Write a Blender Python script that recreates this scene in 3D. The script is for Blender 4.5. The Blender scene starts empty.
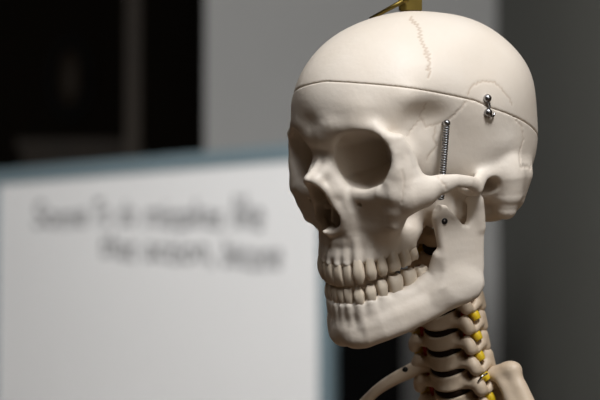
import bpy, bmesh, math, random
import numpy as np
from mathutils import Matrix, Vector

random.seed(4)
rng = np.random.default_rng(4)
scene = bpy.context.scene
COL = scene.collection

# ------------------------------------------------------------------ camera, world, lights, exposure
CAM_H = 1.42
PITCH = math.radians(4.0)
FPX = 1976.6
cam_data = bpy.data.cameras.new('camera')
cam_data.sensor_width = 36.0
cam_data.lens = FPX * 36.0 / 600.0
cam_data.clip_start = 0.05
cam_data.dof.use_dof = True
cam_data.dof.focus_distance = 1.25
cam_data.dof.aperture_fstop = 8.0
cam = bpy.data.objects.new('camera', cam_data)
COL.objects.link(cam)
cam.location = (0, 0, CAM_H)
cam.rotation_euler = (math.pi / 2 + PITCH, 0, 0)
scene.camera = cam

vs = scene.view_settings
vs.view_transform = 'Standard'
vs.look = 'None'
vs.exposure = 0.0
vs.gamma = 1.0
vs.use_curve_mapping = False

world = bpy.data.worlds.new('world')
scene.world = world
world.use_nodes = True
world.node_tree.nodes['Background'].inputs[0].default_value = (1.0, 0.74, 0.48, 1)
world.node_tree.nodes['Background'].inputs[1].default_value = 0.035


def area_light(name, loc, target, size, power, color, size_y=None):
    d = bpy.data.lights.new(name, 'AREA')
    d.energy = power
    d.color = color
    d.size = size
    if size_y:
        d.shape = 'RECTANGLE'
        d.size_y = size_y
    o = bpy.data.objects.new(name, d)
    COL.objects.link(o)
    o.location = loc
    o.rotation_euler = (Vector(target) - Vector(loc)).to_track_quat('-Z', 'Y').to_euler()
    return o


area_light('key_ceiling_lamp', (0.46, 0.10, 2.86), (0.1, 1.3, 1.45), 0.42, 32.5, (0.97, 0.98, 1.0))
area_light('front_ceiling_lamp', (-0.25, 0.35, 3.0), (0.1, 1.3, 1.45), 0.5, 7, (0.97, 0.98, 1.0))
area_light('side_fill_light', (1.15, -0.2, 2.0), (0.1, 1.3, 1.45), 0.7, 3.0, (1.0, 0.97, 0.93))  # added soft fill from the right to lift the temple, no window there
area_light('board_ceiling_lamp', (-1.3, 2.5, 2.85), (-0.6, 5.4, 1.0), 1.0, 98, (1.0, 0.99, 0.97))

# ------------------------------------------------------------------ camera frame helpers (metres)
CP, SP = math.cos(PITCH), math.sin(PITCH)


def cam_to_world(v):
    x, y, z = v
    return Vector((x, y * CP - z * SP, y * SP + z * CP + CAM_H))


def along(px, py, wy):
    """world point on the line of sight of a pixel at world depth wy"""
    d = Vector(((px - 300) / FPX, 1.0, (200 - py) / FPX))
    w = Vector((d.x, d.y * CP - d.z * SP, d.y * SP + d.z * CP))
    t = wy / w.y
    return Vector((w.x * t, wy, w.z * t + CAM_H))


# ------------------------------------------------------------------ materials
def material(name, color, rough=0.5, metallic=0.0, noise=0.0, nscale=8.0, bump=0.0, bscale=60.0, spec=0.5, tint=None, sss=0.0):
    m = bpy.data.materials.new(name)
    m.use_nodes = True
    nt = m.node_tree
    b = nt.nodes['Principled BSDF']
    b.inputs['Base Color'].default_value = (*color, 1)
    b.inputs['Roughness'].default_value = rough
    b.inputs['Metallic'].default_value = metallic
    b.inputs['Specular IOR Level'].default_value = spec
    tc = nt.nodes.new('ShaderNodeTexCoord')
    if sss:
        b.inputs['Subsurface Weight'].default_value = sss
        b.inputs['Subsurface Radius'].default_value = (0.004, 0.0025, 0.0015)
        b.inputs['Subsurface Scale'].default_value = 0.6
    if noise:
        n = nt.nodes.new('ShaderNodeTexNoise')
        n.inputs['Scale'].default_value = nscale
        n.inputs['Detail'].default_value = 5
        nt.links.new(tc.outputs['Object'], n.inputs['Vector'])
        r = nt.nodes.new('ShaderNodeValToRGB')
        r.color_ramp.elements[0].position = 0.3
        r.color_ramp.elements[1].position = 0.7
        t = tint or tuple(c * (1 - noise) for c in color)
        r.color_ramp.elements[0].color = (*t, 1)
        r.color_ramp.elements[1].color = (*color, 1)
        nt.links.new(n.outputs['Fac'], r.inputs['Fac'])
        nt.links.new(r.outputs['Color'], b.inputs['Base Color'])
    if bump:
        n2 = nt.nodes.new('ShaderNodeTexNoise')
        n2.inputs['Scale'].default_value = bscale
        n2.inputs['Detail'].default_value = 4
        nt.links.new(tc.outputs['Object'], n2.inputs['Vector'])
        bp = nt.nodes.new('ShaderNodeBump')
        bp.inputs['Strength'].default_value = bump
        bp.inputs['Distance'].default_value = 0.002
        nt.links.new(n2.outputs['Fac'], bp.inputs['Height'])
        nt.links.new(bp.outputs['Normal'], b.inputs['Normal'])
    return m


def bone_material(name, color, tint, rough=0.54):
    m = material(name, color, rough, noise=1, nscale=26.0, bump=0.10, bscale=260.0, tint=tint)
    nt = m.node_tree
    b = nt.nodes['Principled BSDF']
    ramp = [n for n in nt.nodes if n.type == 'VALTORGB'][0]
    at = nt.nodes.new('ShaderNodeAttribute')
    at.attribute_name = 'stain'
    mx = nt.nodes.new('ShaderNodeMix')
    mx.data_type = 'RGBA'
    mx.inputs['B'].default_value = (0.36, 0.22, 0.12, 1)
    nt.links.new(at.outputs['Fac'], mx.inputs['Factor'])
    nt.links.new(ramp.outputs['Color'], mx.inputs['A'])
    nt.links.new(mx.outputs['Result'], b.inputs['Base Color'])
    return m


M = {}
M['bone'] = bone_material('ivory_plastic_bone', (0.78, 0.705, 0.612), (0.745, 0.655, 0.55))
M['neck_bone'] = bone_material('cream_plastic_vertebra', (0.70, 0.58, 0.44), (0.56, 0.43, 0.30), 0.5)
M['tooth'] = material('ivory_tooth', (0.78, 0.67, 0.53), 0.3, noise=0.12, nscale=120)
M['disc'] = material('dark_brown_rubber_disc', (0.014, 0.007, 0.004), 0.6, spec=0.15)
M['nerve'] = material('yellow_vinyl', (0.72, 0.50, 0.02), 0.35)
M['artery'] = material('red_vinyl', (0.55, 0.03, 0.02), 0.35)
M['steel'] = material('polished_steel', (0.38, 0.38, 0.39), 0.25, 1.0)
M['spring'] = material('spring_steel', (0.20, 0.20, 0.205), 0.35, 1.0)
M['black_steel'] = material('blackened_screw', (0.03, 0.03, 0.03), 0.3, 0.6)
M['brass'] = material('aged_brass', (0.17, 0.12, 0.03), 0.45, 1.0, noise=0.35, nscale=60)
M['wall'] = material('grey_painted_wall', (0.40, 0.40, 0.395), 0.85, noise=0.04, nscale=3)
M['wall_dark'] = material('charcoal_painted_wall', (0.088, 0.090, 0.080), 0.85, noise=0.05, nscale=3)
M['ceiling'] = material('white_ceiling_paint', (0.6, 0.6, 0.6), 0.9)
M['floor'] = material('brown_wood_floor', (0.20, 0.13, 0.08), 0.6, noise=0.2, nscale=20)
M['board'] = material('white_enamel_board', (0.81, 0.815, 0.82), 0.4, noise=0.03, nscale=2)
M['frame'] = material('blue_grey_aluminium_frame', (0.22, 0.30, 0.34), 0.45, 0.3)
M['marker'] = material('grey_marker_ink', (0.16, 0.16, 0.17), 0.6)
M['black'] = material('black_laminate', (0.006, 0.006, 0.006), 0.7, spec=0.1)
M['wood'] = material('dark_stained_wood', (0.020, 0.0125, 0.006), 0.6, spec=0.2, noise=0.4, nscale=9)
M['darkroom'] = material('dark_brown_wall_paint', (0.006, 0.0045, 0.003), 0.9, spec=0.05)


# ------------------------------------------------------------------ object helpers
def tag(o, label=None, cat=None, group=None, kind=None):
    if label: o['label'] = label
    if cat: o['category'] = cat
    if group: o['group'] = group
    if kind: o['kind'] = kind
    return o


def link(name, me, mat, parent=None, smooth=True):
    if mat is not None and not me.materials:
        me.materials.append(mat)
    if smooth:
        me.polygons.foreach_set('use_smooth', np.ones(len(me.polygons), bool))
    o = bpy.data.objects.new(name, me)
    COL.objects.link(o)
    o.parent = parent
    return o


def mesh_np(name, V, Q):
    me = bpy.data.meshes.new(name)
    V = np.asarray(V, np.float32)
    Q = np.asarray(Q, np.int32)
    me.vertices.add(len(V))
    me.vertices.foreach_set('co', V.ravel())
    n, k = Q.shape
    me.loops.add(n * k)
    me.loops.foreach_set('vertex_index', Q.ravel())
    me.polygons.add(n)
    me.polygons.foreach_set('loop_start', np.arange(n, dtype=np.int32) * k)
    me.update(calc_edges=True)
    return me


def bm_mesh(name, bm):
    bmesh.ops.recalc_face_normals(bm, faces=bm.faces)
    me = bpy.data.meshes.new(name)
    bm.to_mesh(me)
    bm.free()
    return me


def add_box(bm, c, s, rotz=0.0, bevel=0.0):
    r = bmesh.ops.create_cube(bm, size=1.0)
    vs_ = r['verts']
    bmesh.ops.scale(bm, verts=vs_, vec=s)
    if bevel:
        es = list({e for v in vs_ for e in v.link_edges})
        rb = bmesh.ops.bevel(bm, geom=es, offset=bevel, segments=2, affect='EDGES')
        vs_ = list({v for f in rb['faces'] for v in f.verts} | {v for v in vs_ if v.is_valid})
    if rotz:
        bmesh.ops.rotate(bm, verts=vs_, cent=(0, 0, 0), matrix=Matrix.Rotation(rotz, 3, 'Z'))
    bmesh.ops.translate(bm, verts=vs_, vec=c)


def box_obj(name, c, s, mat, parent=None, rotz=0.0, bevel=0.0):
    bm = bmesh.new()
    add_box(bm, (0, 0, 0), s, 0, bevel)
    o = link(name, bm_mesh(name, bm), mat, parent, smooth=False)
    o.location = c
    o.rotation_euler = (0, 0, rotz)
    return o


def tube(name, pts, rads, mat, parent=None, seg=10, sub=1, squash=None):
    """swept tube along points with a radius per point, closed ends"""
    P = [Vector(p) for p in pts]
    if np.isscalar(rads): rads = [rads] * len(P)
    if sub > 1:
        A = np.array(pts, float); Rr = np.array(rads, float); n = len(A)
        out, ro = [], []
        for i in range(n - 1):
            p0, p1, p2, p3 = A[max(i - 1, 0)], A[i], A[i + 1], A[min(i + 2, n - 1)]
            for k in range(sub):
                t = k / sub
                out.append(0.5 * ((2 * p1) + (p2 - p0) * t + (2 * p0 - 5 * p1 + 4 * p2 - p3) * t * t + (3 * p1 - p0 - 3 * p2 + p3) * t ** 3))
                ro.append(Rr[i] * (1 - t) + Rr[i + 1] * t)
        out.append(A[-1]); ro.append(Rr[-1])
        P = [Vector(p) for p in out]; rads = ro
    V, F = [], []
    up = None
    for i, p in enumerate(P):
        t = (P[min(i + 1, len(P) - 1)] - P[max(i - 1, 0)]).normalized()
        if up is None:
            up = t.orthogonal().normalized()
        up = (up - t * up.dot(t)).normalized()
        s = t.cross(up)
        for k in range(seg):
            a = 2 * math.pi * k / seg
            off = (up * math.cos(a) + s * math.sin(a)) * rads[i]
            if squash is not None:
                ax, f = squash
                ax = Vector(ax)
                off = off - ax * off.dot(ax) * (1 - f)
            V.append(p + off)
    n = len(P)
    for i in range(n - 1):
        for k in range(seg):
            F.append((i * seg + k, i * seg + (k + 1) % seg, (i + 1) * seg + (k + 1) % seg, (i + 1) * seg + k))
    F.append(tuple(range(seg))[::-1])
    F.append(tuple(range((n - 1) * seg, n * seg)))
    me = bpy.data.meshes.new(name)
    me.from_pydata(V, [], F)
    return link(name, me, mat, parent)


#SDF-BEGIN
# ------------------------------------------------------------------ signed-distance sculpting on a voxel grid (millimetres)
class Field:
    def __init__(self, lo, hi, h, half=False):
        self.h = h
        self.lo = np.array(lo, float)
        n = np.ceil((np.array(hi, float) - self.lo) / h).astype(int) + 1
        self.ax = [self.lo[i] + h * np.arange(n[i]) for i in range(3)]
        self.d = np.full(n, 1e3, np.float32)
        self.half = half

    def box(self, lo, hi):
        sl = []
        for i in range(3):
            a = max(0, int((lo[i] - self.lo[i]) / self.h))
            b = min(self.d.shape[i], int((hi[i] - self.lo[i]) / self.h) + 2)
            if b <= a: return None
            sl.append(slice(a, b))
        return tuple(sl)

    def pts(self, sl):
        return (self.ax[0][sl[0]][:, None, None].astype(np.float32), self.ax[1][sl[1]][None, :, None].astype(np.float32),
                self.ax[2][sl[2]][None, None, :].astype(np.float32))

    def apply(self, lo, hi, fn, k=3.0, op='add', pad=None):
        pad = (k + 3) if pad is None else pad
        sl = self.box(np.array(lo) - pad, np.array(hi) + pad)
        if sl is None: return
        e = fn(*self.pts(sl))
        d = self.d[sl]
        if op == 'add':
            hh = np.maximum(k - np.abs(d - e), 0) / k
            self.d[sl] = np.minimum(d, e) - hh * hh * k * 0.25
        elif op == 'sub':
            e = -e
            hh = np.maximum(k - np.abs(d - e), 0) / k
            self.d[sl] = np.maximum(d, e) + hh * hh * k * 0.25
        elif op == 'bump':
            self.d[sl] = d + e

    # primitives
    def ell(self, c, r, k=3.0, op='add', mirror=False):
        c = np.array(c, float); r = np.array(r, float)
        def fn(x, y, z):
            a, b, g = (x - c[0]), (y - c[1]), (z - c[2])
            k0 = np.sqrt((a / r[0]) ** 2 + (b / r[1]) ** 2 + (g / r[2]) ** 2)
            k1 = np.sqrt((a / r[0] ** 2) ** 2 + (b / r[1] ** 2) ** 2 + (g / r[2] ** 2) ** 2) + 1e-6
            return k0 * (k0 - 1) / k1
        self.apply(c - r, c + r, fn, k, op)
        if mirror: self.ell((-c[0], c[1], c[2]), r, k, op)

    def chain(self, pts, k=3.0, op='add', sx=1.0, mirror=False, own=0.0):
        """rounded-cone chain; pts = (x,y,z,r); sx > 1 makes it thinner in x"""
        P = np.array(pts, float)
        lo = (P[:, :3] - P[:, 3:]).min(0); hi = (P[:, :3] + P[:, 3:]).max(0)
        def fn(x, y, z):
            best = None
            for a, b in zip(P[:-1], P[1:]):
                A = a[:3] * [sx, 1, 1]; D = b[:3] * [sx, 1, 1] - A
                px, py, pz = x * sx - A[0], y - A[1], z - A[2]
                t = np.clip((px * D[0] + py * D[1] + pz * D[2]) / max(D @ D, 1e-9), 0, 1)
                e = np.sqrt((px - t * D[0]) ** 2 + (py - t * D[1]) ** 2 + (pz - t * D[2]) ** 2) - (a[3] + t * (b[3] - a[3]))
                if best is None: best = e
                elif own:
                    hh = np.maximum(own - np.abs(best - e), 0) / own
                    best = np.minimum(best, e) - hh * hh * own * 0.25
                else: best = np.minimum(best, e)
            return best / (sx if sx > 1 else 1)
        self.apply(lo, hi, fn, k, op)
        if mirror: self.chain([(-p[0], *p[1:]) for p in pts], k, op, sx, own=own)

    def sheet(self, poly, xf, tf, k=3.0, op='add', rnd=2.0):
        """plate: outline in (y,z), mid-surface x = xf(y,z), half thickness tf(y,z), rounded edge"""
        P = np.array(poly, float)
        lo = (self.lo[0], P[:, 0].min(), P[:, 1].min()); hi = (self.ax[0][-1], P[:, 0].max(), P[:, 1].max())
        def fn(x, y, z):
            s = poly_sd(P, y, z)
            t = tf(y, z)
            dx = np.abs(x - xf(y, z)) - t
            r = np.minimum(rnd, t)
            a = np.maximum(s + r, 0); b = np.maximum(dx + r, 0)
            return np.sqrt(a * a + b * b) + np.minimum(np.maximum(s + r, dx + r), 0) - r
        self.apply(lo, hi, fn, k, op)

    def bump(self, c, s, amt, mirror=False):
        c = np.array(c, float); s = np.array(s, float) * np.ones(3)
        def fn(x, y, z):
            return -amt * np.exp(-((x - c[0]) / s[0]) ** 2 - ((y - c[1]) / s[1]) ** 2 - ((z - c[2]) / s[2]) ** 2)
        self.apply(c - 2.5 * s, c + 2.5 * s, fn, 0, 'bump', 0)
        if mirror: self.bump((-c[0], c[1], c[2]), s, amt)

    def groove(self, pts, width, depth):
        P = np.array(pts, float)
        w = width * 3
        for a, b in zip(P[:-1], P[1:]):
            D = b - a
            def fn(x, y, z):
                px, py, pz = x - a[0], y - a[1], z - a[2]
                t = np.clip((px * D[0] + py * D[1] + pz * D[2]) / max(D @ D, 1e-9), 0, 1)
                q = (px - t * D[0]) ** 2 + (py - t * D[1]) ** 2 + (pz - t * D[2]) ** 2
                return depth * np.exp(-q / width ** 2)
            sl = self.box(np.minimum(a, b) - w, np.maximum(a, b) + w)
            if sl is None: continue
            e = fn(*self.pts(sl))
            if not hasattr(self, '_g'): self._g = np.zeros_like(self.d)
            self._g[sl] = np.maximum(self._g[sl], e)

    def full(self):
        if hasattr(self, '_g'):
            self.d += self._g; del self._g
        if not self.half: return self.d, self.lo
        i0 = int(round(-self.lo[0] / self.h))
        hv = self.d[i0:]
        return np.concatenate([hv[:0:-1], hv], 0), np.array([-self.h * (hv.shape[0] - 1), self.lo[1], self.lo[2]])


def poly_sd(P, y, z):
    d = None; s = None
    n = len(P)
    for i in range(n):
        a, b = P[i], P[i - 1]
        ey, ez = b[0] - a[0], b[1] - a[1]
        wy, wz = y - a[0], z - a[1]
        t = np.clip((wy * ey + wz * ez) / (ey * ey + ez * ez + 1e-9), 0, 1)
        q = (wy - t * ey) ** 2 + (wz - t * ez) ** 2
        c1 = (z >= a[1]) & (z < b[1]) & (ey * wz > ez * wy)
        c2 = (z < a[1]) & (z >= b[1]) & (ey * wz < ez * wy)
        fl = c1 | c2
        d = q if d is None else np.minimum(d, q)
        s = fl if s is None else s ^ fl
    return np.sqrt(d) * np.where(s, -1, 1)


def surface_nets(vol, lo, h):
    ins = vol < 0
    nx, ny, nz = vol.shape
    cnt = np.zeros((nx - 1, ny - 1, nz - 1), np.uint8)
    for i in (0, 1):
        for j in (0, 1):
            for k in (0, 1):
                cnt += ins[i:nx - 1 + i, j:ny - 1 + j, k:nz - 1 + k]
    cells = np.argwhere((cnt > 0) & (cnt < 8))
    idx = np.full(cnt.shape, -1, np.int32)
    idx[tuple(cells.T)] = np.arange(len(cells))
    acc = np.zeros((len(cells), 3), np.float64); num = np.zeros(len(cells))
    c0, c1, c2 = cells.T
    for axis in range(3):
        o = [a for a in range(3) if a != axis]
        for u in (0, 1):
            for v in (0, 1):
                a = np.zeros(3, int); a[o[0]] = u; a[o[1]] = v
                b = a.copy(); b[axis] = 1
                va = vol[c0 + a[0], c1 + a[1], c2 + a[2]]; vb = vol[c0 + b[0], c1 + b[1], c2 + b[2]]
                m = (va < 0) != (vb < 0)
                t = np.where(m, va / np.where(m, va - vb, 1), 0)
                p = np.tile(a.astype(float), (len(cells), 1)); p[:, axis] = t
                acc += p * m[:, None]; num += m
    V = (cells + acc / num[:, None]) * h + lo
    quads = []
    for axis in range(3):
        o = [a for a in range(3) if a != axis]
        sh = [slice(1, -1)] * 3; sh[axis] = slice(0, -1)
        s2 = [slice(1, -1)] * 3; s2[axis] = slice(1, None)
        A = ins[tuple(sh)]; B = ins[tuple(s2)]
        for flip in (0, 1):
            e = np.argwhere((A & ~B) if not flip else (~A & B))
            if not len(e): continue
            e = e + 1; e[:, axis] -= 1
            q = []
            for du, dv in ((-1, -1), (0, -1), (0, 0), (-1, 0)):
                p = e.copy(); p[:, o[0]] += du; p[:, o[1]] += dv
                q.append(idx[tuple(p.T)])
            q = np.stack(q, 1)
            f = flip ^ (axis == 1)
            quads.append(q[:, ::-1] if f else q)
    return V, np.concatenate(quads)


# vault: radius as a smooth function of direction through anatomical control points
VC = np.array([0, -8, 40.0])
VAULT = [(0, -88, 34), (0, -91.5, 46), (0, -93.5, 58), (0, -88, 74), (0, -71, 91), (0, -42, 102.5), (0, -8, 105.5), (0, 20, 100), (0, 44, 91), (0, 63, 73),
         (0, 72, 50), (0, 75, 30), (0, 73, 10), (0, 63, -10), (0, 40, -24), (0, 10, -28), (0, -20, -20), (0, -50, 0), (0, -76, 15),
         (33, -81, 48), (33, -80.5, 62), (31, -71, 78), (29, -45, 95), (33, -8, 97), (31, 27, 91.5), (34, 51, 72.5), (35, 64, 48), (34.5, 64, 22),
         (34, 57.5, -4), (30, 35, -24), (28, 8, -26),
         (50, -63, 52), (46, -66, 38), (45, -60, 24), (40, -60, 10), (32, -55, -2), (24, -30, -17), (40, -25, -8),
         (47, -58, 72), (56, -48, 56), (52, -46, 36), (49, -42, 18), (61, -28, 55), (58.5, -25, 36), (55, -22, 14), (54, -14, -2),
         (65.5, -3, 48), (64.5, 0, 28), (60, 4, 8), (55, 8, -14), (65, 16, 42), (62, 20, 20), (56, 24, -6), (46, 26, -20),
         (58, 40, 43), (55, 40, 16), (50, 38, -6), (55, 35, 67.5), (58, 5, 70), (48, 6, 87), (55, -25, 76), (45, -26, 88), (44, -50, 82), (40, 60, 34)]


def vault_table():
    P = np.array(VAULT, float)
    Q = P[P[:, 0] > 1] * [-1, 1, 1]
    P = np.concatenate([P, Q]) - VC
    r = np.linalg.norm(P, axis=1); U = P / r[:, None]
    K = np.linalg.norm(U[:, None] - U[None], axis=2) ** 3 + np.eye(len(U)) * 0.004
    L = np.concatenate([np.ones((len(U), 1)), U], 1)
    A = np.block([[K, L], [L.T, np.zeros((4, 4))]])
    w = np.linalg.solve(A, np.concatenate([r, np.zeros(4)]))
    az = np.linspace(-math.pi, math.pi, 361); el = np.linspace(-math.pi / 2, math.pi / 2, 181)
    ca, ce = np.meshgrid(az, el, indexing='ij')
    D = np.stack([np.cos(ce) * np.sin(ca), np.cos(ce) * np.cos(ca), np.sin(ce)], -1).reshape(-1, 3)
    out = np.zeros(len(D))
    for i in range(len(U)):
        out += w[i] * np.linalg.norm(D - U[i], axis=1) ** 3
    out += w[len(U)] + D @ w[len(U) + 1:]
    return out.reshape(ca.shape).astype(np.float32)


def vault_sdf(x, y, z, tab):
    a, b, c = x - VC[0], y - VC[1], z - VC[2]
    h2 = np.sqrt(a * a + b * b)
    R = np.sqrt(h2 * h2 + c * c)
    fa = (np.arctan2(a, b) + math.pi) * (360 / (2 * math.pi)) + 0 * c
    fe = (np.arctan2(c, h2) + math.pi / 2) * (180 / math.pi)
    ia = np.clip(fa.astype(np.int32), 0, 359); ie = np.clip(fe.astype(np.int32), 0, 179)
    ta = fa - ia; te = fe - ie
    r = (tab[ia, ie] * (1 - ta) + tab[ia + 1, ie] * ta) * (1 - te) + (tab[ia, ie + 1] * (1 - ta) + tab[ia + 1, ie + 1] * ta) * te
    return R - r


def radial(poly, c):
    """smooth periodic radius r(phi) through an outline"""
    P = np.array(poly, float) - c
    ph = np.arctan2(P[:, 1], P[:, 0]); r = np.hypot(P[:, 0], P[:, 1])
    o = np.argsort(ph); ph, r = ph[o], r[o]
    n = 4
    B = np.concatenate([np.ones((len(ph), 1))] + [np.stack([np.cos(m * ph), np.sin(m * ph)], 1) for m in range(1, n)], 1)
    w = np.linalg.solve(B.T @ B + 1e-3 * np.eye(B.shape[1]), B.T @ r)
    def f(phi):
        v = w[0]
        for m in range(1, n):
            v = v + w[2 * m - 1] * np.cos(m * phi) + w[2 * m] * np.sin(m * phi)
        return v
    return f


ORBIT_RIM = [(17.8, 36.2), (23.5, 40), (31.5, 41.8), (39.4, 40.3), (47.2, 36.3), (51.7, 31), (51.8, 23.4), (48.3, 15.7), (41.2, 8.6), (32.6, 4.8),
             (23.9, 6), (16.6, 10), (12.1, 16), (12.1, 24), (13.9, 30.4)]
ORBIT_C = (32.0, 23.0)


def orbit_fn(x, y, z):
    # depth along an axis running backward and inward from the rim plane
    y0 = -86.4 + 0.27 * (x - 12) - 0.12 * (z - 24)
    t = (y - y0)
    cx = ORBIT_C[0] - 0.5 * t * (t > 0)
    cz = ORBIT_C[1] - 0.05 * t
    u = x - cx; v = z - cz
    ph = np.arctan2(v, u); rho = np.sqrt(u * u + v * v)
    f = ORBIT_F(ph)
    s = np.where(t > 0, 1.0 + 0.016 * np.minimum(t, 4) - 0.0225 * np.maximum(t - 4, 0) + 0.00012 * np.maximum(t - 4, 0) ** 2, 1.0)
    side = (rho - f * s) * 0.85
    side = np.maximum(side, 10.5 - x)
    return np.maximum(side, t - 42)


ORBIT_F = radial(ORBIT_RIM, np.array(ORBIT_C))

APERT = [(0, 11), (3.5, 9), (6, 3), (9, -5), (11.3, -12), (11, -17), (7, -20), (0, -20.5)]
APERT_F = radial(APERT + [(-a, b) for a, b in APERT[1:-1]], np.array((0, -6.0)))


def apert_fn(x, y, z):
    v = z + 6.0
    t = np.maximum(y + 92, 0)
    rho = np.sqrt(x * x + v * v); ph = np.arctan2(v, x)
    s = np.where(t < 10, 1 + 0.006 * t, 1.06 - 0.012 * (t - 10))
    lim = np.where(t > 3, np.clip(10 - 0.42 * (z + 4), 3.5, 12), 30.0)
    return np.maximum(np.maximum((rho - APERT_F(ph) * s) * 0.9, y + 50), np.abs(x) - lim)


def cut_z(y, x=0.0):
    return 0.17 * np.minimum(x - 12, 0) + 45.0 - 0.43 * (y + 3) - 0.0016 * (y + 3) ** 2 * np.where(y > -3, 1.0, 0.62)


# upper arch: x, y, z(neck), z(tip), width, depth, kind
UPPER = [(4.2, -89.6, -45, -57.4, 8.8, 6.8, 'i'), (11.4, -87.8, -44.5, -57.0, 7.2, 6.6, 'i'), (18.6, -85.0, -43.5, -56.2, 8.0, 8.0, 'c'),
         (23.4, -79.4, -43.0, -54.0, 7.4, 8.6, 'p'), (26.0, -72.8, -42.5, -52.6, 7.0, 9.0, 'p'), (27.4, -65.0, -42.2, -51.6, 9.0, 10.0, 'm'),
         (28.0, -56.6, -41.8, -50.2, 8.6, 10.0, 'm'), (27.6, -49.2, -41.0, -48.2, 7.4, 9.0, 'm')]
LOWER = [(3.0, -88.6, -69.5, -58.4, 6.0, 6.2, 'i'), (9.0, -87.6, -69.0, -58.4, 6.4, 6.4, 'i'), (15.4, -84.6, -68.5, -57.6, 7.2, 7.6, 'c'),
         (20.8, -79.8, -67.0, -57.4, 7.3, 7.8, 'p'), (24.2, -73.4, -65.2, -55.2, 7.4, 8.2, 'p'), (26.8, -64.6, -63.8, -54.0, 10.4, 9.6, 'm'),
         (28.4, -54.4, -62.8, -52.8, 10.2, 9.6, 'm'), (29.6, -44.8, -61.5, -53.2, 9.2, 9.2, 'm')]


def build_cranium(h):
    f = Field((-4 * h, -110, -56), (74, 84, 112), h, half=True)
    tab = vault_table()
    n = f.d.shape[0]
    for i in range(0, n, 12):   # slabs keep memory low
        sl = (slice(i, min(i + 12, n)), slice(None), slice(None))
        f.d[sl] = vault_sdf(*f.pts(sl), tab)
    # brow and forehead
    f.ell((0, -85.5, 39), (13, 6, 8), 8)
    f.chain([(7, -86.5, 39, 3.4), (17, -85, 44, 3.2), (30, -81, 45, 2.9), (42, -76, 42.6, 2.8), (50, -72.5, 36.5, 3)], 8, mirror=True)
    f.bump((15, -93, 48), (11, 8, 6), 1.2, True)
    f.bump((0, -95, 49), (6, 8, 5), -0.8)
    f.bump((35, -81, 55), (14, 9, 8), 1.6, True)
    f.ell((0, -74, 14), (12, 12, 16), 4)
    # frontal process of the cheek bone
    f.chain([(50, -72.5, 36, 3), (53.6, -71.5, 27, 3.2), (53.6, -72, 18, 3.6), (50, -74, 9, 4.5)], 4)
    f.chain([(54.5, -67, 35, 3.5), (57, -62.5, 26, 3.0), (57.5, -61.5, 16, 3.4), (58.5, -60.5, 8, 4.5)], 5)
    f.chain([(54, -68, 30, 3.5), (56, -67, 18, 3.8), (56, -67, 8, 5)], 4)
    f.ell((54, -69.5, 12), (4.5, 6, 9), 4)
    # cheek bone body
    f.chain([(24, -80, 0.5, 4.5), (33, -77.5, 0, 5), (42, -76, 2, 6), (50, -73, 1.5, 7), (56, -66, 0, 7), (59.5, -57, 1, 6.5)], 5)
    f.chain([(45, -71, -6, 6), (53.5, -67, -6.5, 6.3), (58.5, -57.5, -3.5, 5.5)], 8)
    f.chain([(46, -69, -9, 6), (40, -68, -18, 5.4), (30, -65.5, -29, 5.5)], 7)
    f.chain([(46, -71.5, -11, 5.2), (44.5, -72, -18.5, 4.6)], 6)
    # zygomatic arch
    f.chain([(60, -57, 1.5, 7.5), (64, -47.5, 2.5, 6.6), (66.5, -37, 3, 4.2), (66, -27, 0, 4), (62.5, -18, -4, 4.8), (58.5, -9, -1, 5), (59, 3, 0, 4),
             (60, 14, 3, 3)], 3.5, sx=1.5)
    f.ell((55, -16.5, -7.5), (9, 4.5, 4.5), 3)
    # maxilla
    f.ell((0, -64, -14), (34, 22, 30), 6)
    f.ell((24, -71, -11), (20, 12, 20), 6)
    f.chain([(8, -82.5, 28, 3.4), (9.5, -84.3, 14, 4), (13, -84.3, 2, 4.5), (15.5, -83, -10, 5), (13.5, -82.3, -22, 5)], 8, mirror=True)
    f.chain([(0, -82.5, 33, 4), (0, -87.5, 25, 3), (0, -93.5, 19, 2.8), (0, -101.5, 14.2, 2.2)], 4)
    f.chain([(4.5, -82.5, 30, 4), (6, -88, 20, 4), (4.2, -98, 12.5, 2.4)], 4, mirror=True)
    f.chain([(4.2, -98, 12.5, 2.4), (7.5, -93.5, 6, 3.0), (10, -89.5, -4, 3.4), (12, -86.5, -13, 3.6), (11, -85.5, -19, 3.6)], 4, mirror=True)
    f.chain([(7, -88, 15, 4), (10, -87.5, 5, 4.5)], 5, mirror=True)
    arch = [(0, -85.5), (9, -84), (16, -80.5), (21, -75), (23.5, -68), (25, -60), (25, -51)]
    for z, r in ((-38.5, 6.0), (-29, 6.3)):
        f.chain([(x, y + (1.5 if z > -30 else 0), z + 0.4 * i * (z < -30), r) for i, (x, y) in enumerate(arch)], 5)
    f.chain([(25, -52, -34, 7), (25, -44, -29, 7), (22, -42, -16, 8)], 5)
    f.ell((0, -58, -24), (24, 26, 9), 4)
    f.ell((27, -74.5, -4), (14, 8, 12), 6)
    f.bump((31, -82, -13), (9, 9, 11), -2.6)            # canine fossa
    for (x, y, zn, zt, w, d, kd), L in zip(UPPER, (9, 9, 15, 11, 9, 8, 8, 7)):   # root eminences
        f.chain([(x * 1.0, y * 1.0, zn + 2, 3.2), (x * 0.97, y * 0.98, zn + L, 1.6)], 3.0)
    f.ell((36, -60, 22), (17, 15, 19), 5)                # wall between orbit and temporal fossa
    # openings
    def orb(x, y, z): return orbit_fn(x, y, z)
    f.apply((2, -105, -2), (60, -38, 50), orb, 2.2, 'sub')
    f.apply((-14, -112, -24), (14, -50, 14), apert_fn, 1.6, 'sub')
    f.chain([(0, -88.5, -22.5, 3.0), (0, -94.2, -21.5, 1.4)], 3)
    f.chain([(11.5, -85.5, -17.5, 2.2), (9, -87, -21, 2.2), (4, -88.5, -22.5, 2.2), (0, -89.5, -22.5, 2.2)], 2.5, mirror=True)
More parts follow.
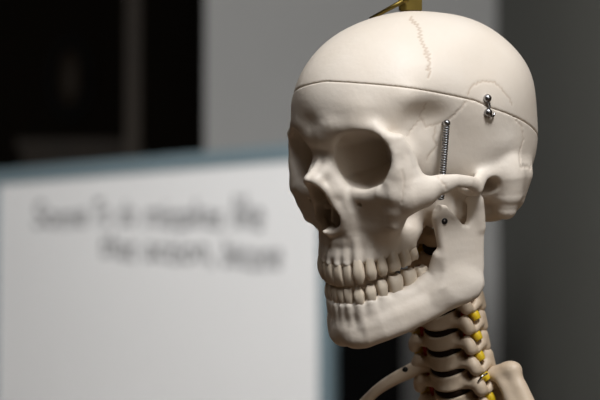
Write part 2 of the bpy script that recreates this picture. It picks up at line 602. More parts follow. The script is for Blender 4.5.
    f.sheet([(-84, -20), (-88, -16), (-84, 4), (-88, 10), (-60, 14), (-60, -20)], lambda y, z: 0 * y + 0 * z, lambda y, z: 1.0 + 0 * y, 1.5)
    f.chain([(9.5, -82, -8, 2.2), (7.5, -76, -8, 3.0), (8, -66, -7, 3)], 1.5)
    f.ell((26, -84, -4.5), (1.6, 5, 1.2), 1.0, 'sub')    # infraorbital foramen
    f.ell((22.5, -84, 41.5), (0.7, 3, 0.8), 1.0, 'sub')    # supraorbital notch
    # ear region
    f.ell((52.5, -8, -7.5), (8, 5.2, 6), 3, 'sub')
    f.chain([(54, 15, -6, 12), (53.5, 14, -17, 10), (52.5, 12.5, -26.5, 7)], 7)
    f.chain([(47.5, 28, -8, 11), (46, 25, -22, 8)], 8)
    f.ell((33, 18, -27), (16, 18, 10), 5)
    f.chain([(72, -6, -8.5, 6.4), (58, -2.5, -8.5, 5.6), (46, 0, -8, 4.6)], 2.5, 'sub')
    f.ell((18, -22, -14), (22, 22, 16), 6)
    f.ell((24, -10, -24), (19, 19, 13), 6)
    # pterygoid plates
    f.chain([(15, -40, -8, 6), (16, -38, -30, 3.2)], 4)
    f.chain([(16, -38, -18, 4), (21, -33, -30, 2.2)], 3)
    # temporal fossa and lines
    f.bump((57, -46, 38), (9, 13, 14), -2.6)
    f.bump((57, -46, 43), (13, 12, 9), -7.5)
    f.bump((54, -56, 60), (10, 9, 8), 2.0)
    f.bump((66, 8, 16), (10, 20, 9), 1.6)
    f.bump((63, 22, 4), (9, 9, 8), 0.8)
    return f


def build_mandible(h):
    f = Field((-4 * h, -106, -108), (64, 4, -6), h, half=True)
    # body: two stacked sweeps from the chin to the angle, blended
    up = [(0, -86.5, -75), (8, -85.5, -75), (15, -82.5, -74), (20.5, -77.5, -72.5), (25, -70, -70.5), (29.5, -60, -68.5), (33.5, -50, -66.5), (38, -40, -64), (42, -31, -62)]
    mid = [(0, -85.5, -84), (9, -85, -84), (17, -82.5, -83), (23, -76.5, -81), (28.5, -68, -78.5), (34, -57, -76), (38.5, -46, -73), (42, -34, -70), (44, -23, -68)]
    low = [(0, -85.5, -91.8), (9, -85.5, -92.3), (17, -82.5, -91.3), (24, -75.5, -89), (30, -66, -86.5), (35.5, -54.5, -83), (40, -43, -79.5), (43, -30, -75.5), (44.5, -19, -73)]
    f.chain([(*p, 5.2) for p in up], 2)
    f.chain([(*p, 6.0) for p in mid], 6)
    f.chain([(*p, 6.4 - 0.15 * i) for i, p in enumerate(low)], 6)
    f.ell((0, -87, -87), (12, 6, 8), 6)                      # chin
    f.chain([(6, -87.5, -93.5, 4), (13, -85, -93, 4)], 5)
    f.bump((12, -94, -80), (7, 7, 6), -1.0)
    # ramus plate
    ram = [(-43.5, -21), (-42, -16), (-37.5, -13), (-33, -14.5), (-27.5, -21.5), (-22, -29), (-18.5, -30.5), (-16, -27), (-14.5, -20), (-13.5, -14),
           (-9.5, -11.5), (-5.5, -14.5), (-4, -21), (-5, -38), (-8, -60), (-12, -72), (-18, -77), (-26, -78), (-36, -76), (-44, -66), (-41, -56), (-40.5, -45), (-42, -32)]
    xf = lambda y, z: 46.5 + (z + 45) * 0.055 + (y + 25) * 0.05 + 0 * y
    tf = lambda y, z: 3.2 + np.clip((-z - 50) * 0.05, 0, 1.6) + 0 * y
    f.sheet(ram, xf, tf, 8, rnd=3.0)
    f.chain([(44, -9.5, -16, 3.4), (52.5, -9.5, -15.5, 3.2)], 3)   # condyle
    f.chain([(51, -9.5, -20, 3.6), (48.5, -8, -34, 3.2)], 4)
    f.chain([(45.5, -15, -69.5, 4), (44, -24, -74, 4.2)], 5)
    f.bump((50, -22, -66), (6, 10, 10), 0.8)
    f.ell((42.5, -33, -71), (5, 14, 8), 6)
    f.chain([(33, -48, -64, 5), (38, -42, -58, 4), (43, -41, -46, 3)], 5)
    for (x, y, zn, zt, w, d, kd), L in zip(LOWER, (12, 12, 15, 12, 10, 8, 7, 0)):
        if L: f.chain([(x * 1.01, y * 1.012, zn - 1.5, 3.0), (x * 1.0, y * 1.012, zn - L, 1.5)], 3.5)
    f.ell((27, -76, -83), (1.0, 2.0, 0.9), 1.0, 'sub')             # mental foramen
    return f


def build_vertebra(h):
    f = Field((-31, -14, -18), (31, 50, 14), h)
    def body(x, y, z):
        w = 1 - 0.09 * (1 - (z / 6.0) ** 2)
        rho = np.sqrt((x / 13.6) ** 2 + (y / 9.6) ** 2)
        side = (rho - w) * 9
        zt = z - (3.9 + 0.019 * x * x); zb = -(z + 5.9 - 0.014 * x * x)
        e = np.maximum(zt, zb)
        k = 2.0
        hh = np.maximum(k - np.abs(side - e), 0) / k
        return np.maximum(side, e) + hh * hh * k * 0.25
    f.apply((-15, -11, -9), (15, 11, 8), body, 1.0)
    for s in (1, -1):
        f.chain([(s * 8, 5, 0.5, 3.2), (s * 15, 10, 0.5, 3.6), (s * 18.5, 13, 0, 4.5)], 3)
        f.chain([(s * 18, 12, 6, 4.2), (s * 21.5, 13.5, 0, 5.2), (s * 22, 15, -7.5, 4.6)], 3)
        f.chain([(s * 11, -1, -1, 3.4), (s * 17, -2, -1.5, 3.2), (s * 22, -1.5, -2.5, 3.6)], 3)
        f.chain([(s * 20.5, -2, 1.5, 2.8), (s * 22.5, -1.5, -5.5, 3.4)], 3)
        f.chain([(s * 22, -1, -5.5, 3), (s * 24, 4, -7, 2.2), (s * 23.5, 9, -4.5, 3.6), (s * 19.5, 13, -2, 4)], 2.5)
        f.chain([(s * 17, 14, 0, 3.6), (s * 9, 22, -1, 3.4), (0, 26.5, -2, 3.4)], 3)
        f.chain([(0, 26, -2, 3.2), (s * 1.5, 36, -7, 2.6), (s * 3.2, 41, -9, 2.6)], 2)
    return f


def mesh_from_field(vol, lo, h):
    V, Q = surface_nets(np.pad(vol, 1, constant_values=5.0), lo - h, h)
    return V, Q
#SDF-END


# ------------------------------------------------------------------ room
def room():
    yb = 6.6
    # grey back wall with a doorway to the left, darker side wall on the right
    def wall_box(name, x0, x1, y0, y1, z0, z1, m):
        o = box_obj(name, ((x0 + x1) / 2, (y0 + y1) / 2, (z0 + z1) / 2), (x1 - x0, y1 - y0, z1 - z0), M[m])
        return tag(o, kind='structure')
    xd = along(205, 60, yb).x
    xr = along(497, 60, yb).x
    w = wall_box('wall_back', xd, xr, yb, yb + 0.12, 0, 3.1, 'wall')
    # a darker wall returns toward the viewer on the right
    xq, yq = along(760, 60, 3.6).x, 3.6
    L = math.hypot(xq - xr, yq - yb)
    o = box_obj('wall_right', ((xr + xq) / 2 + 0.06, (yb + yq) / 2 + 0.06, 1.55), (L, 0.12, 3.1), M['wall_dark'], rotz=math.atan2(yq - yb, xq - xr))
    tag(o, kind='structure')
    wall_box('floor', -3.2, 3.2, -1.5, 9.2, -0.1, 0, 'floor')
    wall_box('ceiling', -3.2, 3.2, -1.5, 9.2, 3.1, 3.2, 'ceiling')
    # dark room beyond the opening
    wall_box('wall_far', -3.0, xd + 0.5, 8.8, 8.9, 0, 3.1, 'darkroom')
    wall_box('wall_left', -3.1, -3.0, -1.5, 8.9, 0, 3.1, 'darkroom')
    xa, xb = along(128, 60, 6.72).x, along(141, 60, 6.72).x
    o = box_obj('door_jamb_1', (0, 0, 0), (0.05, 0.12, 3.1), M['wood'])  # narrow wooden jamb strip in the opening, no door leaf
    o.location = ((xa + xb) / 2, 6.72, 1.55)
    tag(o, kind='structure')
    return xd


room()

# ------------------------------------------------------------------ whiteboard
def whiteboard():
    A = along(1.0, 186, 5.9)       # inner upper left corner
    B = along(321, 158, 5.05)
    # keep the panel upright: use a common top height, the slope comes from perspective
    ux = Vector((B.x - A.x, B.y - A.y, 0)); W = ux.length; ux.normalize()
    rz = math.atan2(ux.y, ux.x)
    top = (A.z + B.z) / 2
    H = 1.15
    root = bpy.data.objects.new('whiteboard', None); COL.objects.link(root)
    root.location = (A.x, A.y, 0); root.rotation_euler = (0, 0, rz)
    tag(root, 'white dry-erase board with blue-grey frame and two lines of handwriting', 'whiteboard')
    fw = 0.045
    box_obj('writing_panel', (W / 2, 0.0, top - H / 2), (W, 0.016, H), M['board'], root)
    fr = M['frame']
    box_obj('top_rail', (W / 2, 0, top + fw / 2), (W + 2 * fw, 0.035, fw), fr, root, bevel=0.006)
    box_obj('bottom_rail', (W / 2, 0, top - H - fw / 2), (W + 2 * fw, 0.035, fw), fr, root, bevel=0.006)
    for x in (-fw / 2, W + fw / 2):
        box_obj('side_rail', (x, 0, top - H / 2), (fw, 0.035, H), fr, root, bevel=0.006)
    for x in (0.1, W - 0.1):
        box_obj('leg', (x, 0.04, top / 2 - 0.1), (0.04, 0.03, top - 0.2), fr, root, bevel=0.005)
        box_obj('foot', (x, 0.0, 0.02), (0.05, 0.6, 0.04), fr, root, bevel=0.008)
    box_obj('pen_tray', (W / 2, -0.05, top - H - fw - 0.006), (W * 0.6, 0.09, 0.014), fr, root, bevel=0.004)
    # handwriting: word meshes lying on the panel
    def word(text, u0, u1, zc, hgt, slope):
        cu = bpy.data.curves.new('w', 'FONT'); cu.body = text; cu.size = 1.0; cu.shear = 0.15
        cu.extrude = 0.0; cu.offset = 0.012
        to = bpy.data.objects.new('w', cu); COL.objects.link(to)
        dg = bpy.context.evaluated_depsgraph_get()
        me = bpy.data.meshes.new_from_object(to.evaluated_get(dg))
        bpy.data.objects.remove(to)
        co = np.empty(len(me.vertices) * 3, np.float32); me.vertices.foreach_get('co', co); co = co.reshape(-1, 3)
        lo, hi = co.min(0), co.max(0)
        sx = (u1 - u0) / (hi[0] - lo[0]); sz = hgt
        out = np.zeros_like(co)
        u = (co[:, 0] - lo[0]) * sx
        out[:, 0] = u0 + u
        out[:, 1] = -0.0088 - 0.0002
        out[:, 2] = zc + co[:, 1] * sz + u * slope + 0.004 * np.sin(u * 37)
        me.vertices.foreach_set('co', out.ravel()); me.update()
        me.name = 'handwriting'
        link('handwriting', me, M['marker'], root, smooth=False)
    inv = Matrix.Rotation(-rz, 3, 'Z')
    def uv(px, py):      # line of sight hits the panel plane
        d0 = along(px, py, 1.0) - Vector((0, 0, CAM_H))
        n = Vector((-ux.y, ux.x, 0)); o = Vector((0, 0, CAM_H))
        t = (Vector((A.x, A.y, 0)) - o).dot(n) / d0.dot(n)
        p = o + d0 * t
        return (p - Vector((A.x, A.y, 0))).dot(ux), p.z
    for text, p0, p1, size in (('Some', (36, 228), (89, 228), .105), ('To', (96, 227), (112, 227), .11), ('do', (121, 227), (138, 227), .10),
                               ('mistakes', (147, 228), (225, 228), .105), ('like', (234, 228), (266, 230), .125),
                               ('that', (103, 257), (139, 260), .10), ('action,', (147, 261), (216, 264), .10), ('become', (225, 267), (284, 271), .115)):
        a = uv(*p0); b = uv(*p1)
        word(text, a[0], b[0], a[1], size, (b[1] - a[1]) / (b[0] - a[0]))


whiteboard()


# ------------------------------------------------------------------ dim background furniture
def background():
    # black cabinet behind the skull
    y = 6.0
    x0, x1 = along(318, 300, y).x, along(404, 300, y).x
    root = bpy.data.objects.new('black_cabinet', None); COL.objects.link(root)
    root.location = ((x0 + x1) / 2, y + 0.2, 0)
    tag(root, 'tall black cabinet against the grey wall, half hidden behind the jaw', 'cabinet')
    W = x1 - x0; H = along(360, 240, y).z
    box_obj('body', (0, 0.02, H / 2), (W, 0.36, H), M['black'], root, bevel=0.006)
    for s in (-1, 1):
        d = box_obj('door', (s * W / 4, -0.172, H / 2), (W / 2 - 0.004, 0.02, H - 0.06), M['black'], root, bevel=0.003)
        box_obj('handle', (-s * (W / 4 - 0.03), -0.02, 0.05), (0.012, 0.02, 0.12), M['black_steel'], d, bevel=0.003)
    # sideboard in the dark room
    y = 7.6
    x0, x1 = along(22, 150, y).x, along(132, 150, y).x
    root = bpy.data.objects.new('sideboard', None); COL.objects.link(root)
    zt = along(80, 140, y).z
    root.location = ((x0 + x1) / 2, y + 0.2, 0)
    tag(root, 'dark wooden sideboard in the dim room behind the whiteboard', 'sideboard')
    W = x1 - x0
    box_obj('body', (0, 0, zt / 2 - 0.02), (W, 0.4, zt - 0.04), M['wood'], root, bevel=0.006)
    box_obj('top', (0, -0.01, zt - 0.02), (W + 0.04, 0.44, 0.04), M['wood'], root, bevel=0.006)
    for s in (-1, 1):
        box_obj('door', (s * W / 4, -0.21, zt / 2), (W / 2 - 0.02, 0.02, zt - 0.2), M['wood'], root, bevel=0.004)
    # oval plaque hanging on the far wall
    c = along(70, 78, 8.76)
    bm = bmesh.new()
    bmesh.ops.create_uvsphere(bm, u_segments=32, v_segments=12, radius=1.0)
    bmesh.ops.scale(bm, verts=bm.verts, vec=(0.055, 0.03, 0.13))
    root = bpy.data.objects.new('oval_plaque', None); COL.objects.link(root); root.location = c
    tag(root, 'dim oval brown plaque hanging on the dark wall above the sideboard', 'plaque')
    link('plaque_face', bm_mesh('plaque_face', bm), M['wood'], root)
    pts = [(0.085 * math.cos(a), 0, 0.17 * math.sin(a)) for a in np.linspace(0, 2 * math.pi, 33)]
    tube('plaque_rim', pts, 0.018, M['black'], root, seg=8)


background()

# ------------------------------------------------------------------ skeleton
ROT = np.radians([-55.095, 9.806, -8.0855])


def skull_matrix():
    y, p, r = ROT
    Rz = Matrix.Rotation(y, 3, 'Z'); Rx = Matrix.Rotation(p, 3, 'X'); Ry = Matrix.Rotation(r, 3, 'Y')
    Rv = Ry @ Rx @ Rz
    W = Matrix.Rotation(PITCH, 3, 'X')
    m = (W @ Rv).to_4x4()
    m.translation = cam_to_world((0.08773, 1.300, 0.02070))
    return m


skel = bpy.data.objects.new('anatomical_skeleton', None)
COL.objects.link(skel)
skel.matrix_world = skull_matrix()
tag(skel, 'ivory plastic anatomical teaching skeleton with hinged jaw and removable skull cap', 'skeleton')


def mmesh(name, V, Q, mat, parent, stain=None):
    me = mesh_np(name, V * 0.001, Q)
    if stain is not None:
        at = me.attributes.new('stain', 'FLOAT', 'POINT')
        at.data.foreach_set('value', stain.astype(np.float32))
    return link(name, me, mat, parent)


def seg_dist(V, P):
    P = np.array(P, float)
    best = np.full(len(V), 1e9)
    for a, b in zip(P[:-1], P[1:]):
        D = b - a
        t = np.clip(((V - a) @ D) / max(D @ D, 1e-9), 0, 1)
        best = np.minimum(best, np.linalg.norm(V - a - t[:, None] * D, axis=1))
    return best


SUTURES = [      # (points, groove width, groove depth, stain)
    ([(17.0, -15.2, 103.3), (22.2, -21.6, 101.5), (21.9, -18.4, 101.7), (26.2, -23.2, 99.9), (25.2, -19.2, 100.5), (28.4, -23.2, 98.9), (28.5, -20.0, 99.1), (31.2, -24.0, 97.6), (32.8, -22.4, 96.8), (34.1, -25.6, 95.9), (35.8, -24.0, 95.1), (37.1, -28.0, 93.8), (38.7, -26.4, 93.0), (39.3, -30.4, 92.0), (40.8, -28.4, 91.2), (41.9, -31.2, 89.9), (42.9, -29.6, 89.4), (44.0, -32.3, 88.0), (45.0, -30.4, 87.4), (46.0, -32.8, 86.0), (47.0, -30.4, 85.4), (47.9, -33.6, 83.9), (48.9, -31.2, 83.3), (49.1, -35.2, 82.1), (50.3, -31.2, 81.5), (50.6, -35.2, 80.2), (51.9, -32.8, 79.1), (51.9, -35.2, 78.3), (53.0, -34.4, 77.0), (53.8, -35.2, 75.5), (53.7, -37.6, 74.6), (54.8, -36.0, 73.2), (54.1, -39.2, 73.2), (55.4, -36.8, 71.7), (55.9, -39.2, 69.2), (56.1, -40.0, 68.2)], 0.60, 0.40, 0.60),
    ([(63.1, -16.0, 53.2), (63.2, -15.2, 54.1), (63.1, -14.4, 55.6), (63.0, -13.6, 56.4), (62.9, -11.2, 58.0), (62.8, -9.6, 58.8), (63.1, -8.0, 58.1), (62.7, -6.4, 59.6), (63.0, -4.8, 58.8), (62.8, -2.4, 59.6), (63.1, -0.8, 58.8), (63.1, 0.8, 58.8), (63.3, 1.6, 58.0), (63.3, 3.9, 58.1), (63.6, 4.8, 57.2), (63.5, 7.2, 57.2), (64.0, 7.2, 55.3), (64.1, 8.8, 54.8), (64.5, 9.6, 53.2), (64.5, 11.2, 52.4), (64.8, 11.2, 50.7), (64.9, 12.8, 49.2), (65.1, 13.6, 47.6), (65.0, 14.4, 46.8), (65.0, 15.2, 46.0), (64.9, 16.8, 44.4), (65.1, 16.0, 42.8), (64.8, 17.5, 42.0), (64.8, 17.5, 40.4)], 0.60, 0.45, 0.45),
    ([(63.0, -17.6, 49.2), (62.3, -19.9, 47.6), (61.9, -20.8, 46.0), (61.3, -22.4, 45.2), (60.7, -23.5, 44.4), (60.1, -24.6, 43.6), (59.3, -25.5, 42.0), (58.5, -26.9, 41.4), (57.5, -28.2, 40.4), (56.4, -29.6, 39.6), (55.1, -31.4, 38.8), (54.2, -32.7, 38.8)], 0.60, 0.65, 0.25),
    ([(54.2, -43.2, 52.3), (53.0, -44.0, 50.9), (51.9, -43.2, 48.9), (50.7, -44.8, 47.6), (49.2, -45.6, 44.4), (49.1, -44.0, 42.8), (49.1, -43.2, 41.2), (49.5, -41.7, 37.2), (50.3, -39.4, 38.0), (51.1, -37.8, 37.2), (51.9, -36.2, 38.0), (53.0, -34.4, 38.0), (54.2, -32.7, 38.8)], 0.60, 0.65, 0.40),
    ([(51.9, -36.2, 36.4), (51.7, -36.8, 34.8), (51.8, -36.8, 32.4), (51.3, -38.2, 30.8), (51.2, -38.1, 28.4), (51.3, -37.6, 26.9), (51.6, -36.0, 24.4), (51.0, -37.6, 23.6), (50.5, -38.5, 22.0), (50.0, -40.0, 21.2), (49.6, -41.1, 20.2), (49.0, -42.4, 18.8), (48.4, -43.2, 16.4)], 0.60, 0.65, 0.40),
    ([(48.8, -45.0, 42.0), (48.5, -47.2, 42.0), (48.3, -48.0, 39.6), (48.2, -50.4, 39.6), (48.2, -51.2, 38.0), (48.2, -53.6, 37.2), (48.4, -54.4, 34.8), (48.5, -56.8, 34.8)], 0.60, 0.65, 0.30),
    ([(64.2, 18.4, 32.4), (63.7, 20.0, 30.0), (63.0, 22.4, 28.4), (62.5, 24.1, 26.7), (61.7, 26.3, 24.4), (61.6, 26.0, 22.5), (61.0, 27.2, 20.4), (60.8, 26.9, 18.0), (60.1, 28.0, 15.6), (60.7, 25.6, 14.0), (60.4, 25.6, 12.4), (60.8, 23.5, 10.6), (60.7, 23.1, 9.2), (61.4, 21.6, 6.8), (62.1, 21.5, 5.1), (63.8, 19.2, 3.6), (64.4, 19.2, 2.0), (65.0, 18.4, 0.4)], 0.60, 0.65, 0.30),
    ([(65.0, 18.4, 0.4), (64.8, 19.7, -0.6), (63.1, 22.6, 0.4), (62.2, 24.2, -1.2), (59.1, 29.9, -2.0), (58.5, 31.8, -4.4), (56.2, 35.1, -2.8)], 0.80, 0.80, 0.20),
    ([(64.6, -49.6, 8.7), (66.7, -50.4, 6.8), (67.4, -49.6, 6.1), (68.2, -48.8, 3.6), (68.4, -47.2, 2.8), (68.3, -47.2, 1.2), (67.9, -46.4, -0.5)], 0.60, 0.65, 0.40),
    ([(58.8, -72.0, 16.4), (59.0, -71.9, 14.0), (59.2, -71.7, 11.6), (59.1, -72.2, 8.4), (59.3, -72.5, 6.0), (58.7, -73.7, 3.6), (59.0, -73.8, 1.2), (58.3, -74.7, -1.2), (57.5, -74.8, -3.8)], 0.60, 0.45, 0.20),
]

H_VOX = 0.8
fc = build_cranium(H_VOX)
for pts, w, dep, st in SUTURES:
    fc.groove(pts, w, dep)
vol, vlo = fc.full()
ys = (vlo[1] + H_VOX * np.arange(vol.shape[1]))[None, :, None]
zs = (vlo[2] + H_VOX * np.arange(vol.shape[2]))[None, None, :]
xs = (vlo[0] + H_VOX * np.arange(vol.shape[0]))[:, None, None]
cutd = ((zs - cut_z(ys, xs * np.clip(-ys / 60, 0, 1))) / np.sqrt(1 + 0.43 ** 2)).astype(np.float32)


def smax(a, b, k):
    hh = np.maximum(k - np.abs(a - b), 0) / k
    return np.maximum(a, b) + hh * hh * k * 0.25


def stain_of(V):
    s = np.zeros(len(V))
    for pts, w, dep, st in SUTURES:
        if st:
            s = np.maximum(s, st * np.exp(-(seg_dist(V, pts) / (w * 0.9)) ** 2))
    return s


V, Q = mesh_from_field(smax(vol, cutd + 0.12, 0.7), vlo, H_VOX)
s = stain_of(V)
cranium = mmesh('cranium', V, Q, M['bone'], skel, s)
V, Q = mesh_from_field(smax(vol, -cutd + 0.12, 0.7), vlo, H_VOX)
cap = mmesh('skull_cap', V, Q, M['bone'], skel, stain_of(V))
cap['label'] = 'smooth removable skull cap'
fm = build_mandible(H_VOX)
mv, mlo = fm.full()
V, Q = mesh_from_field(mv, mlo, H_VOX)
mandible = mmesh('mandible', V, Q, M['bone'], skel, np.zeros(len(V)))
del vol, mv


# ------------------------------------------------------------------ teeth
def tooth_mesh(w, d, hgt, kind, root=6.0):
    """local: x along the arch, y outward, z from the neck (0) to the tip (hgt)"""
    n = 18
    zs_ = [-root, -root * 0.4, 0, 0.18, 0.4, 0.62, 0.8, 0.92, 1.0]
    V, F = [], []
    for i, zz in enumerate(zs_):
        t = zz if zz >= 0 and i >= 2 else 0
        z = zz if i < 2 else zz * hgt
        if kind == 'i':
            sx = 0.84 + 0.17 * min(1, t * 1.5) - 0.05 * max(0, t - 0.9) / 0.1
            sy = 0.92 - 0.70 * t ** 1.3
            oy = 0.10 * d * math.sin(math.pi * t) - 0.02 * d
        elif kind == 'c':
            sx = 0.84 + 0.18 * math.sin(min(1, t * 1.15) * math.pi * 0.62) - 0.62 * max(0, t - 0.6) / 0.4
            sy = 0.95 - 0.75 * t ** 1.6
            oy = 0.10 * d * math.sin(math.pi * t)
        elif kind == 'p':
            sx = 0.82 + 0.18 * math.sin(min(1, t * 1.2) * math.pi * 0.55) - 0.32 * max(0, t - 0.7) / 0.3
            sy = 0.84 + 0.16 * math.sin(t * math.pi) - 0.35 * max(0, t - 0.6) / 0.4
            oy = 0
        else:
            sx = 0.87 + 0.13 * math.sin(min(1, t * 1.2) * math.pi * 0.55) - 0.16 * max(0, t - 0.8) / 0.2
            sy = 0.86 + 0.14 * math.sin(t * math.pi) - 0.2 * max(0, t - 0.7) / 0.3
            oy = 0
        if i < 2: sx *= 0.9 - 0.25 * (i == 0); sy *= 0.9 - 0.25 * (i == 0)
        for k in range(n):
            a = 2 * math.pi * k / n
            ca, sa = math.cos(a), math.sin(a)
            e = 0.64
            x = math.copysign(abs(ca) ** e, ca) * w / 2 * sx
            y = math.copysign(abs(sa) ** e, sa) * d / 2 * sy + oy
            zc = z
            if kind == 'm' and i >= 6: zc += 0.7 * (abs(math.sin(2 * a)) - 0.6) * (i - 5) / 3
            if kind == 'p' and i >= 6: zc += 0.6 * (abs(sa) - 0.5) * (i - 5) / 3
            V.append((x, y, zc))
    for i in range(len(zs_) - 1):
        for k in range(n):
            F.append((i * n + k, i * n + (k + 1) % n, (i + 1) * n + (k + 1) % n, (i + 1) * n + k))
    top = len(V)
    V.append((0, V[-1][1] * 0, hgt * (0.97 if kind in 'ic' else 0.86)))
    b = (len(zs_) - 1) * n
    for k in range(n): F.append((b + k, b + (k + 1) % n, top))
    F.append(tuple(range(n))[::-1])
    me = bpy.data.meshes.new('tooth')
    me.from_pydata([(x * 0.001, y * 0.001, z * 0.001) for x, y, z in V], [], F)
    me.materials.append(M['tooth'])
    return me


def teeth(rows, parent, upper):
    for i, (x, y, zn, zt, w, d, kind) in enumerate(rows):
        me = tooth_mesh(w * 0.98, d, abs(zt - zn), kind)
        nb = rows[min(i + 1, len(rows) - 1)]; pv = rows[i - 1] if i else (-x, y)
        tx, ty = nb[0] - pv[0], nb[1] - pv[1]
        ang = math.atan2(ty, tx)
        for s in (1, -1):
            o = link('tooth', me, None, parent)
            zax = Vector((0, 0, -1 if upper else 1))
            xax = Vector((math.cos(ang) * s, math.sin(ang), 0)).normalized()
            yax = Vector((math.sin(ang) * s, -math.cos(ang), 0)).normalized()      # outward
            # lean the front teeth outward a little
            lean = (0.13 if kind in 'ic' else 0.05) if upper else (0.17 if kind in 'ic' else 0.02)
            zl = (zax + yax * lean).normalized()
            xax = yax.cross(zl).normalized()
            yax = zl.cross(xax).normalized()
            m = Matrix((xax, yax, zl)).transposed().to_4x4()
            m = m @ Matrix.Rotation(random.uniform(-0.07, 0.07), 4, 'Z')
            m.translation = Vector((s * x, y, zn)) * 0.001
            o.matrix_local = m


teeth(UPPER, cranium, True)
teeth(LOWER, mandible, False)


# ------------------------------------------------------------------ neck
def mm(p): return tuple(c * 0.001 for c in p)


NECK_YAW = math.radians(17)
vf = build_vertebra(0.8)
VV, VQ = mesh_from_field(vf.d, vf.lo, 0.8)
vert_me = mesh_np('vertebra', VV * 0.001, VQ)
vert_me.materials.append(M['neck_bone'])
# spine path: body centres in skull millimetres, top to bottom
SPINE = [(0, -4, -46, 0.84), (0, -7, -59.5, 0.86), (0, -9.5, -73, 0.92), (0, -10.5, -86.5, 1.0), (0, -11, -100.2, 1.0), (0, -11, -114, 1.0), (0, -10, -128, 1.03), (0, -9, -142, 1.08),
         (0, -7, -157, 1.12), (0, -4, -172, 1.16), (0, 0, -188, 1.2), (0, 6, -204, 1.24)]


def disc_mesh():
    bm = bmesh.new()
    n, rings = 28, [(-1.7, 0.82), (-1.2, 0.93), (0, 0.96), (1.2, 0.93), (1.7, 0.82)]
    V = []
    for z, r in rings:
        row = []
        for k in range(n):
            a = 2 * math.pi * k / n
            x = 13.0 * r * math.cos(a); y = 9.1 * r * math.sin(a)
            row.append(bm.verts.new(mm((x, y, z * 1.2 + 0.0165 * x * x))))
        V.append(row)
    for i in range(len(V) - 1):
        for k in range(n):
            bm.faces.new((V[i][k], V[i][(k + 1) % n], V[i + 1][(k + 1) % n], V[i + 1][k]))
    bm.faces.new(V[0][::-1]); bm.faces.new(V[-1])
    return bm_mesh('intervertebral_disc', bm)


disc_me = disc_mesh()
disc_me.materials.append(M['disc'])
nerve_me = None
for i, (x, y, z, sc) in enumerate(SPINE):
    o = link('vertebra', vert_me, None, skel)
    o.location = mm((x, y, z))
    tilt = 0.0
    o.rotation_euler = (tilt, 0, NECK_YAW)
    o.scale = (sc, sc, sc)
    if i + 1 < len(SPINE):
        q = SPINE[i + 1]
        d = link('intervertebral_disc', disc_me, None, skel)
        d.location = mm(((x + q[0]) / 2, (y + q[1]) / 2, (z - 5.9 * sc + q[2] + 3.9 * q[3]) / 2))
        d.rotation_euler = (0, 0, NECK_YAW)
        d.scale = (sc, sc, sc * abs(z - 5.9 * sc - q[2] - 3.9 * q[3]) / 3.6)
        c, s_ = math.cos(NECK_YAW), math.sin(NECK_YAW)
        for sd in (1, -1):
            pts = []
            for (a, b, e) in ((5, 13, -7), (13, 9, -7), (19, 6, -8), (23.5, 5.5, -11), (25.5, 5.5, -14.5)):
                a *= sd
                pts.append(mm((x + (a * c - b * s_) * sc, y + (a * s_ + b * c) * sc, z + e * sc)))
            tube('nerve_root', pts, [0.002, 0.0028, 0.0034, 0.0034, 0.0024], M['nerve'], skel, seg=10, sub=4)
c, s_ = math.cos(NECK_YAW), math.sin(NECK_YAW)
for sd in (1, -1):
    pts = [mm((x + (17.0 * sd * c - 3 * s_) * sc, y + (17.0 * sd * s_ + 3 * c) * sc, z)) for x, y, z, sc in SPINE[1:]]
    tube('vertebral_artery', pts, 0.0019, M['artery'], skel, seg=10, sub=4)
cord = [mm((x - 14 * s_, y + 14 * c, z)) for x, y, z, sc in SPINE]
tube('spinal_cord', cord, 0.0045, M['nerve'], skel, seg=10, sub=3)


# ------------------------------------------------------------------ ribs
def rib(pts, rads, sq):
    return tube('rib', [mm(p) for p in pts], [r * 0.001 for r in rads], M['neck_bone'], skel, seg=16, sub=6, squash=sq)


fr = Field((6, -30, -212), (76, 34, -120), 1.0)
fr.chain([(14, 3, -142, 4), (25, 12, -139, 4.6), (34, 15, -136.5, 4.8)], 3)
fr.chain([(32, 14, -137, 4.2), (37, 16.5, -137, 4.2)], 3)
fr.chain([(36, 15, -139, 4.6), (41.5, 14.5, -148, 5.5), (49, 14, -162, 6), (57, 8, -180, 6), (62, -4, -196, 5)], 5)
fr.chain([(29, 8.5, -142, 3.0), (35, 9, -149, 4), (42.5, 8, -162, 5), (50.5, 2, -180, 5), (56, -9, -195, 4.5)], 6)
V, Q = mesh_from_field(fr.d, fr.lo, 1.0)
mmesh('rib', V, Q, M['neck_bone'], skel)
r2 = rib([(-12, -10, -134), (-19, -15, -133), (-25, -22, -136), (-31, -34, -140), (-37, -45, -146), (-42, -57, -156), (-44, -70, -170), (-42, -82, -188)],
         [4.5, 5.4, 5.0, 4.2, 3.6, 3.4, 3.2, 3], None)

# ------------------------------------------------------------------ metal fittings
def ball(name, c, r, mat, parent, flat=1.0, normal=None):
    bm = bmesh.new()
    bmesh.ops.create_uvsphere(bm, u_segments=16, v_segments=10, radius=r * 0.001)
    if normal is not None:
        bmesh.ops.scale(bm, verts=bm.verts, vec=(1, 1, flat))
        q = Vector(normal).to_track_quat('Z', 'Y').to_matrix()
        bmesh.ops.rotate(bm, verts=bm.verts, cent=(0, 0, 0), matrix=q)
    o = link(name, bm_mesh(name, bm), mat, parent)
    o.location = mm(c)
    return o


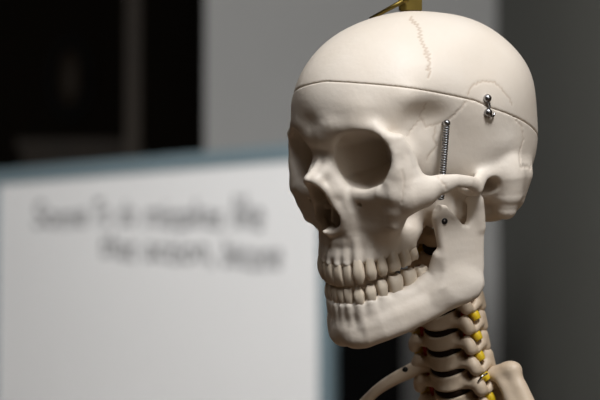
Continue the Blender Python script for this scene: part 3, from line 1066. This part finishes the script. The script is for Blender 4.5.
for sd in (1, -1):
    a = Vector((60.5 * sd, -34, 37)); b = Vector((52.5 * sd, -39.5, -9))
    ax = (b - a).normalized(); u = ax.orthogonal().normalized(); w = ax.cross(u)
    turns, n = 30, 30 * 9
    pts = []
    for k in range(n + 1):
        t = k / n; an = 2 * math.pi * turns * t
        pts.append(mm(a + (b - a) * t + (u * math.cos(an) + w * math.sin(an)) * 1.55))
    tube('spring', pts, 0.00066, M['spring'], skel, seg=5)
    sc_ = ball('screw_eye', (60.5 * sd, -33.6, 38.5), 2.3, M['steel'], skel)
    tube('shank', [mm((0, 0, 0)), mm((-6 * sd, 2, -0.5))], 0.0011, M['steel'], sc_)
    # latch: two ball screws joined by a wire hook
    for p in ((66.3, -3.3, 48.6), (66.3, -4.2, 39.8)):
        k = ball('latch_screw', (p[0] * sd, p[1], p[2]), 2.7, M['steel'], skel)
        tube('shank', [mm((0, 0, 0)), mm((-4.5 * sd, 0, 0))], 0.0013, M['steel'], k)
    tube('latch_hook', [mm((p[0] * sd, p[1], p[2])) for p in ((67, -3.5, 47), (67.3, -3.2, 44), (67.3, -4.2, 41), (67.6, -3, 37.4), (67.4, -1.2, 37.2), (67.2, 0.2, 38.4))],
         0.0008, M['steel'], skel, seg=8, sub=4)
    sc_ = ball('jaw_screw', (50.6 * sd, -37.4, -23.8), 2.1, M['black_steel'], skel, 0.5, (sd, -0.25, 0))
    ball('screw_slot', (1.0 * sd, -0.7, 0.5), 0.7, M['steel'], sc_)
rs = ball('rib_screw', (-24, -27, -133.5), 2.0, M['black_steel'], skel, 0.6, (0.7, -0.7, 0.2))
tube('wire_pin', [mm((26, -6.5, -140.5)), mm((27, -3.5, -137.5)), mm((27, 1, -137))], 0.0007, M['steel'], skel, seg=8)

# ------------------------------------------------------------------ brass hanger above the skull
MW = skull_matrix()
hb = MW @ Vector(mm((1, -3, 104.5)))
hang = bpy.data.objects.new('hanging_bracket', None)
COL.objects.link(hang)
hang.location = hb
hang.rotation_euler = (0, 0, 0.15)
tag(hang, 'aged brass hanging strap and pin fixed to the crown of the skull', 'hanger')
box_obj('strap', (0, 0, 0.07), (0.0150, 0.004, 0.14), M['brass'], hang, bevel=0.0008)
tube('pin', [(-0.0052, -0.006, 0.0062), (-0.014, -0.002, 0.0015), (-0.026, 0.003, -0.005)], [0.0017, 0.0015, 0.0013], M['brass'], hang, seg=10)
kb = bmesh.new(); bmesh.ops.create_uvsphere(kb, u_segments=14, v_segments=10, radius=0.0023)
k = link('pin_head', bm_mesh('pin_head', kb), M['brass'], hang); k.location = (-0.0045, -0.0062, 0.0066)
